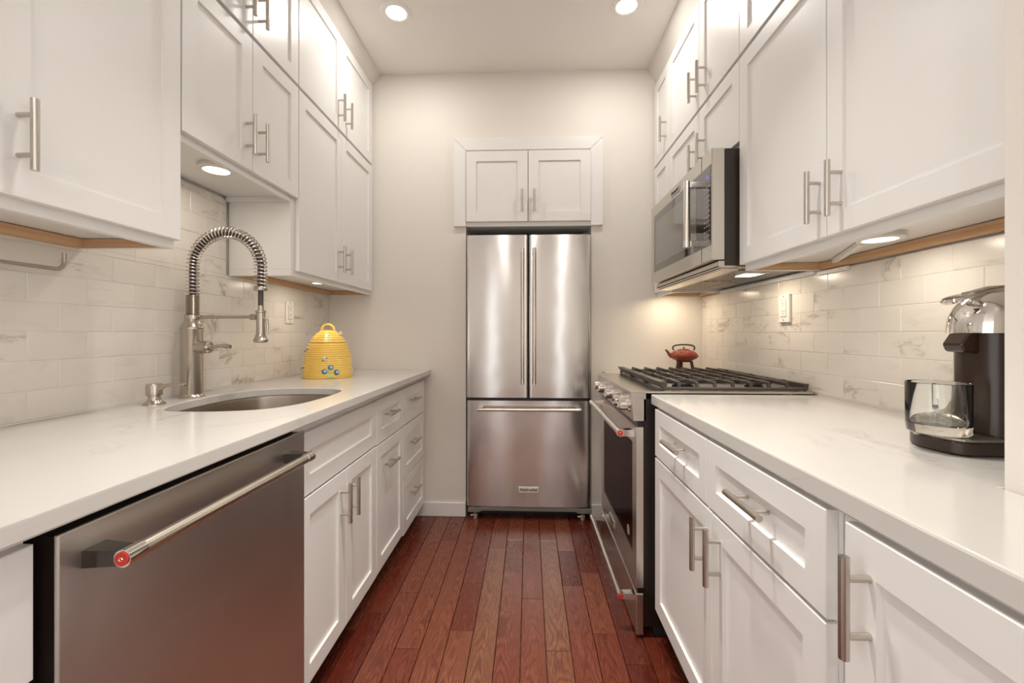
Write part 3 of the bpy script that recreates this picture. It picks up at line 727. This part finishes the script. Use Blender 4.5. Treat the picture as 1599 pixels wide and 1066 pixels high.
# ------------------------------------------------------------------ under-cabinet puck lights
def puck(x, y, z, label, r=.052, watt=PUCK_W, col=(1, .88, .74)):
    t = thing('puck_light', (x, y, z), label, 'under-cabinet light')
    MB().lathe([(r*.72, -.015), (r*.94, -.0145), (r, -.011), (r, 0), (0, 0), (0, -.012), (r*.72, -.012)], (x, y, z), seg=40).build('housing', 'white_pl', t, smooth=True)
    MB().lathe([(0, -.0128), (r*.72, -.0128), (r*.72, -.0135), (0, -.0140)], (x, y, z), seg=40).build('lens', 'puck', t)
    area('puck_lamp_light', (x, y, z-.018), r*.66, watt, col)
    return t
puck(.900, 1.140, 1.393, 'round white puck light under the right wall cabinet, above the coffee machine side')
puck(-1.065, 1.430, 1.709, 'round white puck light under the short cabinet over the sink', r=.055)
puck(-1.06, 2.150, 1.409, 'round white puck light under the left back corner cabinet', r=.05, watt=PUCK_W*1.0)
puck(.845, 2.52, 1.393, 'round white puck light under the narrow right corner cabinet', r=.045, watt=PUCK_W*1.7, col=(1, .80, .56))
# wiring cover from the right puck to the wall
o = MB()
def strip(m, p, q, wd, hh):
    p, q = Vector(p), Vector(q); d = (q-p).normalized(); s = Vector((-d.y, d.x, 0)).normalized()*wd/2; u = Vector((0, 0, hh))
    vs = [p-s, p+s, q+s, q-s]; vs += [v-u for v in vs]
    m.quadstrip([(0, 1, 2, 3), (4, 5, 6, 7), (0, 1, 5, 4), (1, 2, 6, 5), (2, 3, 7, 6), (3, 0, 4, 7)], vs)
strip(o, (.905, 1.205, 1.3925), (1.035, 1.50, 1.3925), .016, .014)
o = o.build('cable_cover', 'white_pl', bevel=.001, root=(.97, 1.35, 1.39)); tag(o, 'white slanted cable cover running from the right puck light to the wall', 'cable cover')
o = MB().box(XWR-.022, XWR-.0105, 1.46, 1.608, 1.350, 1.364).build('cable_cover', 'white_pl', bevel=.001, root=(XWR-.02, 1.53, 1.35)); tag(o, 'short white cable cover lying along the right wall tiles under the cabinet', 'cable cover')

# ------------------------------------------------------------------ outlets
def outlet(x, s, y, z, label, side_box=False):
    t = thing('wall_outlet', (x, y, z), label, 'outlet'); hw, hh = .036, .058
    def bx(m, d0, d1, a0, a1, z0, z1): a, b = sorted((x+s*d0, x+s*d1)); return m.box(a, b, y+a0, y+a1, z+z0, z+z1)
    pl = bx(MB(), 0, .006 if not side_box else .012, -hw, hw, -hh, hh).build('cover_plate', 'white_pl', t, bevel=.002)
    tp = .006 if not side_box else .012
    rc = bx(MB(), tp-.001, tp+.002, -.017, .017, -.034, .034).build('receptacle', 'white_pl', pl, bevel=.001)
    bx(MB(), tp-.001, tp+.0006, -.0185, .0185, -.0355, .0355).build('receptacle_gap', 'slot', pl)
    m = MB()
    for k in (-1, 1):
        for a in (-.007, .006): bx(m, tp+.001, tp+.0026, a-.0011, a+.0011, k*.017+.001, k*.017+.009)
        bx(m, tp+.001, tp+.0026, -.002, .002, k*.017-.008, k*.017-.004)
        bx(m, tp-.001, tp+.0008, -.0025, .0025, k*.048-.0025, k*.048+.0025)
    m.build('slots', 'slot', rc)
outlet(XWL+.0098, 1, 2.222, 1.250, 'white wall outlet on the left tiles, right of the faucet and above the yellow jar')
outlet(XWR-.0098, -1, 1.812, 1.243, 'thick white wall outlet on the right tiles below the microwave', True)

# ------------------------------------------------------------------ towel rail
m = MB(); xr = -1.215; pts = [(xr, .34, 1.305)]
pts += [(xr, y, 1.305) for y in (.6, .9, 1.06)]+[(xr, 1.06+.022*math.sin(a), 1.327-.022*math.cos(a)) for a in (.4, .8, 1.2, 1.57)]+[(xr, 1.082, 1.35)]
t = thing('towel_rail', (xr, .6, 1.3), 'thin steel paper towel rail with an upturned end under the left wall cabinet', 'towel rail')
m.tube(pts, .0052, 12).build('rod', 'nickel', t, smooth=True)
MB().cyl((xr, .34, 1.30), (xr, .34, 1.402), .005).cyl((xr, .34, 1.399), (xr, .34, 1.4035), .016).build('mount', 'nickel', t, smooth=True)

# ------------------------------------------------------------------ faucet
fx, fy = -1.193, 1.482
t = thing('faucet', (fx, fy, .914), 'tall brushed nickel spring-neck kitchen faucet behind the sink', 'faucet')
MB().lathe([(0, 0), (.038, 0), (.039, .004), (.036, .010), (.0335, .012), (.0335, .238), (.0355, .241), (.0355, .247), (.032, .252), (.026, .262), (.0225, .275), (.022, .284), (0, .284)], (fx, fy, .914), seg=40).build('body', 'fnickel', t, smooth=True, ang=35)
pr = [(0, 0)]
for k in range(16): pr += [(.0205, .001+k*.0044), (.0215, .002+k*.0044), (.0205, .0035+k*.0044), (.0185, .0042+k*.0044)]
pr.append((0, .072))
ax_, zr = fx+.003, 1.198
MB().lathe(pr, (ax_, fy, 1.206), seg=32).build('ribbed_collar', 'fnickel', t, smooth=True, ang=60)
RAD = .1235; cxf, czf = ax_+RAD, 1.372
path = []
for k in range(13): path.append((ax_, 1.275+(czf-1.275)*k/12))
for k in range(1, 49): a = math.pi-math.pi*k/48; path.append((cxf+RAD*math.cos(a), czf+RAD*math.sin(a)))
for k in range(1, 9): path.append((ax_+2*RAD, czf-(czf-1.300)*k/8))
MB().tube([(x, fy, z) for x, z in path], .0105, 14).build('hose', 'hose', t, smooth=True)
# coil spring wound about the path
cum = [0]
for (x0, z0), (x1, z1) in zip(path, path[1:]): cum.append(cum[-1]+math.hypot(x1-x0, z1-z0))
def at(s):
    for i in range(len(path)-1):
        if s <= cum[i+1] or i == len(path)-2:
            f = (s-cum[i])/(cum[i+1]-cum[i]); x0, z0 = path[i]; x1, z1 = path[i+1]
            L = math.hypot(x1-x0, z1-z0); return x0+(x1-x0)*f, z0+(z1-z0)*f, (x1-x0)/L, (z1-z0)/L
turns = 44; n = turns*14; sp = []
for k in range(n+1):
    s = cum[-1]*k/n; x, z, tx, tz = at(s); a = 2*math.pi*turns*k/n; r = .0195
    nx, nz = -tz, tx
    sp.append((x+nx*r*math.cos(a), fy+r*math.sin(a), z+nz*r*math.cos(a)))
MB().tube(sp, .0021, 6).build('spring', 'nickel', t, smooth=True)
hx = ax_+2*RAD
MB().lathe([(0, 0), (.020, 0), (.022, .003), (.022, .010), (.019, .014), (0, .014)], (hx, fy, 1.290), seg=28).build('spring_cap', 'fnickel', t, smooth=True)
MB().cyl((hx, fy, 1.215), (hx, fy, 1.292), .0085).build('inner_hose', 'hose', t, smooth=True)
sh = MB().lathe([(0, 0), (.018, 0), (.0225, .003), (.0235, .010), (.018, .018), (.0145, .032), (.0138, .06), (.0145, .104), (.0165, .106), (.0165, .112), (.0095, .114), (.0095, .13), (0, .13)], (hx, fy, 1.108), seg=32).build('spray_head', 'fnickel', t, smooth=True)
MB().tube([(hx+.012, fy-.004, 1.195), (hx+.024, fy-.004, 1.190), (hx+.027, fy-.004, 1.170), (hx+.026, fy-.004, 1.150), (hx+.030, fy-.004, 1.138)], [.003, .0045, .005, .0045, .003], 10).build('spray_lever', 'nickel', sh, smooth=True)
MB().cyl((ax_, fy, zr), (hx-.02, fy, zr), .0055).lathe([(.0215, -.008), (.0245, -.007), (.0245, .007), (.0215, .008)], (ax_, fy, zr), seg=28, closed=True).cyl((hx-.036, fy, zr), (hx-.012, fy, zr), .0105).build('support_arm', 'fnickel', t, smooth=True)
MB().cyl((fx+.025, fy-.006, 1.090), (fx+.070, fy-.010, 1.092), .0215, seg=28).cyl((fx+.070, fy-.010, 1.092), (fx+.076, fy-.010, 1.092), .0215, .015, seg=28).build('valve', 'fnickel', t, smooth=True)
MB().tube([(fx+.074, fy-.010, 1.092), (fx+.090, fy-.012, 1.093), (fx+.115, fy-.014, 1.096), (fx+.140, fy-.016, 1.095), (fx+.152, fy-.016, 1.094)], [.011, .006, .006, .0085, .006], 14).build('lever', 'fnickel', t, smooth=True)
# soap dispenser
sx_, sy_ = -1.190, 1.325
t = thing('soap_dispenser', (sx_, sy_, .914), 'small brushed nickel soap dispenser left of the faucet', 'soap dispenser')
MB().lathe([(0, 0), (.030, 0), (.030, .004), (.020, .010), (.0165, .018), (.0165, .028), (.0215, .030), (.0220, .060), (.0200, .066), (0, .067)], (sx_, sy_, .914), seg=32).build('pump_body', 'fnickel', t, smooth=True)
MB().tube([(sx_+.015, sy_, .964), (sx_+.035, sy_+.002, .974), (sx_+.06, sy_+.004, .978), (sx_+.088, sy_+.008, .978), (sx_+.094, sy_+.009, .975)], [.009, .0065, .0055, .005, .0045], 12).build('spout', 'fnickel', t, smooth=True)

# ------------------------------------------------------------------ yellow beehive jar
jx, jy = -1.049, 2.215
t = thing('cookie_jar', (jx, jy, .914), 'yellow ceramic beehive jar with painted bees and blueberries on the left countertop', 'jar')
def hive(z0, z1, fn, n, inner):
    pr = [(0, z0)] if inner else []
    for k in range(n*6+1):
        z = z0+(z1-z0)*k/(n*6); pr.append((fn(z)+.0012*math.cos(2*math.pi*k/6), z))
    return pr
def rad(z):
    u = z/.245
    return .122*math.sqrt(max(0, 1-(u*.98)**2.6))+.0
bm_ = hive(.003, .180, rad, 16, True); bm_[1:1] = [(.120, 0), (.1225, .001)]; bm_[0] = (0, 0); bm_.append((rad(.18)-.006, .180)); bm_.append((0, .178))
body = MB().lathe(bm_, (jx, jy, .914), seg=64).build('body', 'yellow', t, smooth=True, ang=80)
lidp = [(0, .181), (rad(.182)-.004, .181), (rad(.182)+.001, .183)]+hive(.186, .240, rad, 5, False)+[(.018, .2445), (0, .2455)]
lid = MB().lathe(lidp, (jx, jy, .914), seg=64).build('lid', 'yellow', t, smooth=True, ang=80)
MB().tube([(jx+.034*math.cos(a), jy, .914+.240+.034*math.sin(a)) for a in [math.pi*k/14 for k in range(15)]], .0062, 10).build('lid_loop', 'yellow', lid, smooth=True)
def on(th, z):   # point on the jar wall; th=0 faces the camera
    a = math.atan2(-jy, -jx)+th; r = rad(z)+.001; return Vector((jx+r*math.cos(a), jy+r*math.sin(a), .914+z)), Vector((math.cos(a), math.sin(a), .15)).normalized()
def dot(th, z, r, name, mat, hh=.002):
    p, nn = on(th, z); MB().lathe([(0, -.002), (r, -.002), (r*.95, hh*.6), (r*.5, hh), (0, hh*1.05)], p, nn, seg=18).build(name, mat, body, smooth=True)
for th, z in ((.10, .057), (-.135, .038), (.335, .032)):
    dot(th, z, .0135, 'blueberry', 'mark_blue'); dot(th+.02, z+.001, .0085, 'berry_centre', 'mark_pale', .003)
dot(.09, .040, .010, 'leaf', 'mark_green'); dot(.08, .018, .012, 'leaf', 'mark_green'); dot(-.01, .014, .010, 'leaf', 'mark_green'); dot(.20, .014, .010, 'leaf', 'mark_green')
for th, z in ((-.15, .100), (-1.15, .145), (-1.35, .05)):
    dot(th, z+.004, .0085, 'bee_wing', 'bee_white', .004); dot(th+.06, z-.004, .007, 'bee_body', 'bee_white', .006); dot(th+.085, z+.002, .003, 'bee_eye', 'ink', .009); dot(th-.055, z-.008, .003, 'bee_tail', 'ink', .008)
p, nn = on(1.15, .222)
MB().lathe([(0, -.008), (.008, -.005), (.010, 0), (.007, .007), (0, .010)], p+Vector((.004, 0, .004)), (1, 0, .5), seg=16).lathe([(0, -.003), (.009, 0), (0, .003)], p+Vector((.004, 0, .013)), (.3, 0, 1), seg=16).build('bee_knob', 'bee_white', lid, smooth=True)

# ------------------------------------------------------------------ red teapot on its stand
tx, ty = .886, 2.50
t = thing('teapot_stand', (tx, ty, .914), 'dark brown three-legged stand under the red teapot', 'teapot stand')
for a in (math.radians(-150), math.radians(-30), math.radians(90)):
    c, s_ = math.cos(a), math.sin(a); m = MB(); vs = []
    for r, z, hw in ((.054, .9145, .011), (.040, .986, .007)):
        for k in (-1, 1):
            for q in (-1, 1): vs.append((tx+(r+q*.008)*c-k*hw*s_, ty+(r+q*.008)*s_+k*hw*c, z))
    m.quadstrip([(0, 1, 3, 2), (4, 5, 7, 6), (0, 1, 5, 4), (1, 3, 7, 5), (3, 2, 6, 7), (2, 0, 4, 6)], vs).build('leg', 'wood_stand', t, bevel=.002)
MB().lathe([(.0, .979), (.040, .979), (.040, .9865), (.0, .9865)], (tx, ty, 0), seg=28).build('top_ring', 'wood_stand', t)
t = thing('teapot', (tx, ty, .987), 'small red cast iron teapot with a dark hoop handle behind the stove grates', 'teapot')
bo = MB().lathe([(0, .9872), (.042, .9872), (.060, .994), (.074, 1.004), (.0785, 1.012), (.078, 1.016), (.070, 1.028), (.056, 1.039), (.040, 1.045), (.030, 1.046), (0, 1.046)], (tx, ty, 0), seg=48).build('body', 'teared', t, smooth=True, ang=50)
ld = MB().lathe([(0, 1.0465), (.034, 1.0465), (.033, 1.049), (.020, 1.053), (0, 1.055)], (tx, ty, 0), seg=32).build('lid', 'teared', t, smooth=True)
MB().lathe([(0, 1.055), (.004, 1.055), (.003, 1.059), (.007, 1.063), (0, 1.065)], (tx, ty, 0), seg=16).build('lid_knob', 'wood_stand', ld, smooth=True)
MB().tube([(tx-.068, ty, 1.010), (tx-.082, ty, 1.022), (tx-.090, ty, 1.036), (tx-.103, ty, 1.048)], [.013, .0095, .007, .0055], 14).build('spout', 'teared', t, smooth=True)
hp = [(tx-.050*1.12, ty, 1.046), (tx-.062, ty, 1.056), (tx-.060, ty, 1.066), (tx-.046, ty, 1.0735), (tx-.02, ty, 1.0765), (tx, ty, 1.077)]
hp += [(2*tx-x, y, z) for x, y, z in reversed(hp[:-1])]
MB().tube(hp, .0045, 10).build('handle', 'iron', t, smooth=True)

# ------------------------------------------------------------------ coffee machine and mug
ex, ey = .86, .872
t = thing('coffee_machine', (ex, ey, .914), 'dark brown capsule coffee machine with chrome head at the right countertop', 'coffee machine')
def dshape(x0, x1, hw, n=16, e=.6):
    P = [(x0+hw*e*(1-math.cos(a)), ey+hw*math.sin(a)) for a in [-math.pi/2+math.pi*k/n for k in range(n+1)]]
    return P+[(x1, ey+hw), (x1, ey-hw)]
MB().prism(dshape(.772, 1.03, .062), 'z', .9155, .940).build('base', 'brown', t, bevel=.003, smooth=True)
tr = MB().prism(dshape(.776, .90, .058), 'z', .940, .9455).build('drip_tray', 'grate_grey', t, bevel=.001)
m = MB()
for k in range(9): m.box(.790+k*.0105, .794+k*.0105, ey-.045, ey+.045, .9455, .9475)
m.build('tray_slats', 'grate_grey', tr)
MB().prism(dshape(.852, 1.03, .052, e=.7), 'z', .940, 1.142).build('column', 'brown', t, smooth=True, ang=50)
MB().prism([(.822, 1.118), (.828, 1.104), (.856, 1.100), (.880, 1.142), (.838, 1.142)], 'y', ey-.020, ey+.020).build('spout', 'brown', t, bevel=.003)
# chrome dome: half-round in plan, rounded over the top
b_ = MB(); rows = []
for k in range(9):
    q = math.pi/2*k/8; z = 1.140+.080*math.sin(q)**.9; sh = .062*(1-math.cos(q))
    rows.append([b_.b.verts.new((x+sh if x < 1.0 else x, ey+(y-ey)*(1-.35*(1-math.cos(q))), z)) for x, y in dshape(.836, 1.03, .058, e=.75)])
for A, B in zip(rows, rows[1:]):
    for i in range(len(A)): b_.b.faces.new((A[i], A[(i+1) % len(A)], B[(i+1) % len(B)], B[i]))
b_.b.faces.new(rows[0][::-1]); b_.b.faces.new(rows[-1])
b_.build('head', 'chrome', t, smooth=True, ang=60)
m = MB().lathe([(0, -.005), (.022, -.005), (.027, 0), (.022, .005), (0, .005)], (.836, ey, 1.207), (-.35, 0, 1), seg=32).tube([(.848, ey, 1.212), (.89, ey, 1.222), (.94, ey, 1.226), (1.0, ey, 1.226)], [.008, .009, .009, .008], 12)
m.build('lever', 'chrome', t, smooth=True)
gx, gyy, gz = .787, ey-.012, .948
t = thing('glass_mug', (gx, gyy, gz), 'clear glass mug standing on the drip tray of the coffee machine', 'mug')
MB().lathe([(0, 0), (.042, 0), (.0465, .004), (.0475, .020), (.0480, .096), (.0470, .0975), (.0460, .096), (.0450, .024), (.042, .018), (0, .016)], (gx, gyy, gz), seg=48).build('cup', 'glass', t, smooth=True, ang=50)
ha = math.radians(52)
def hp_(r, z): return (gx+r*math.cos(ha), gyy+r*math.sin(ha), gz+z)
MB().tube([hp_(.0482, .078), hp_(.062, .080), hp_(.072, .066), hp_(.073, .046), hp_(.064, .028), hp_(.0482, .024)], .0058, 12).build('handle', 'glass', t, smooth=True)
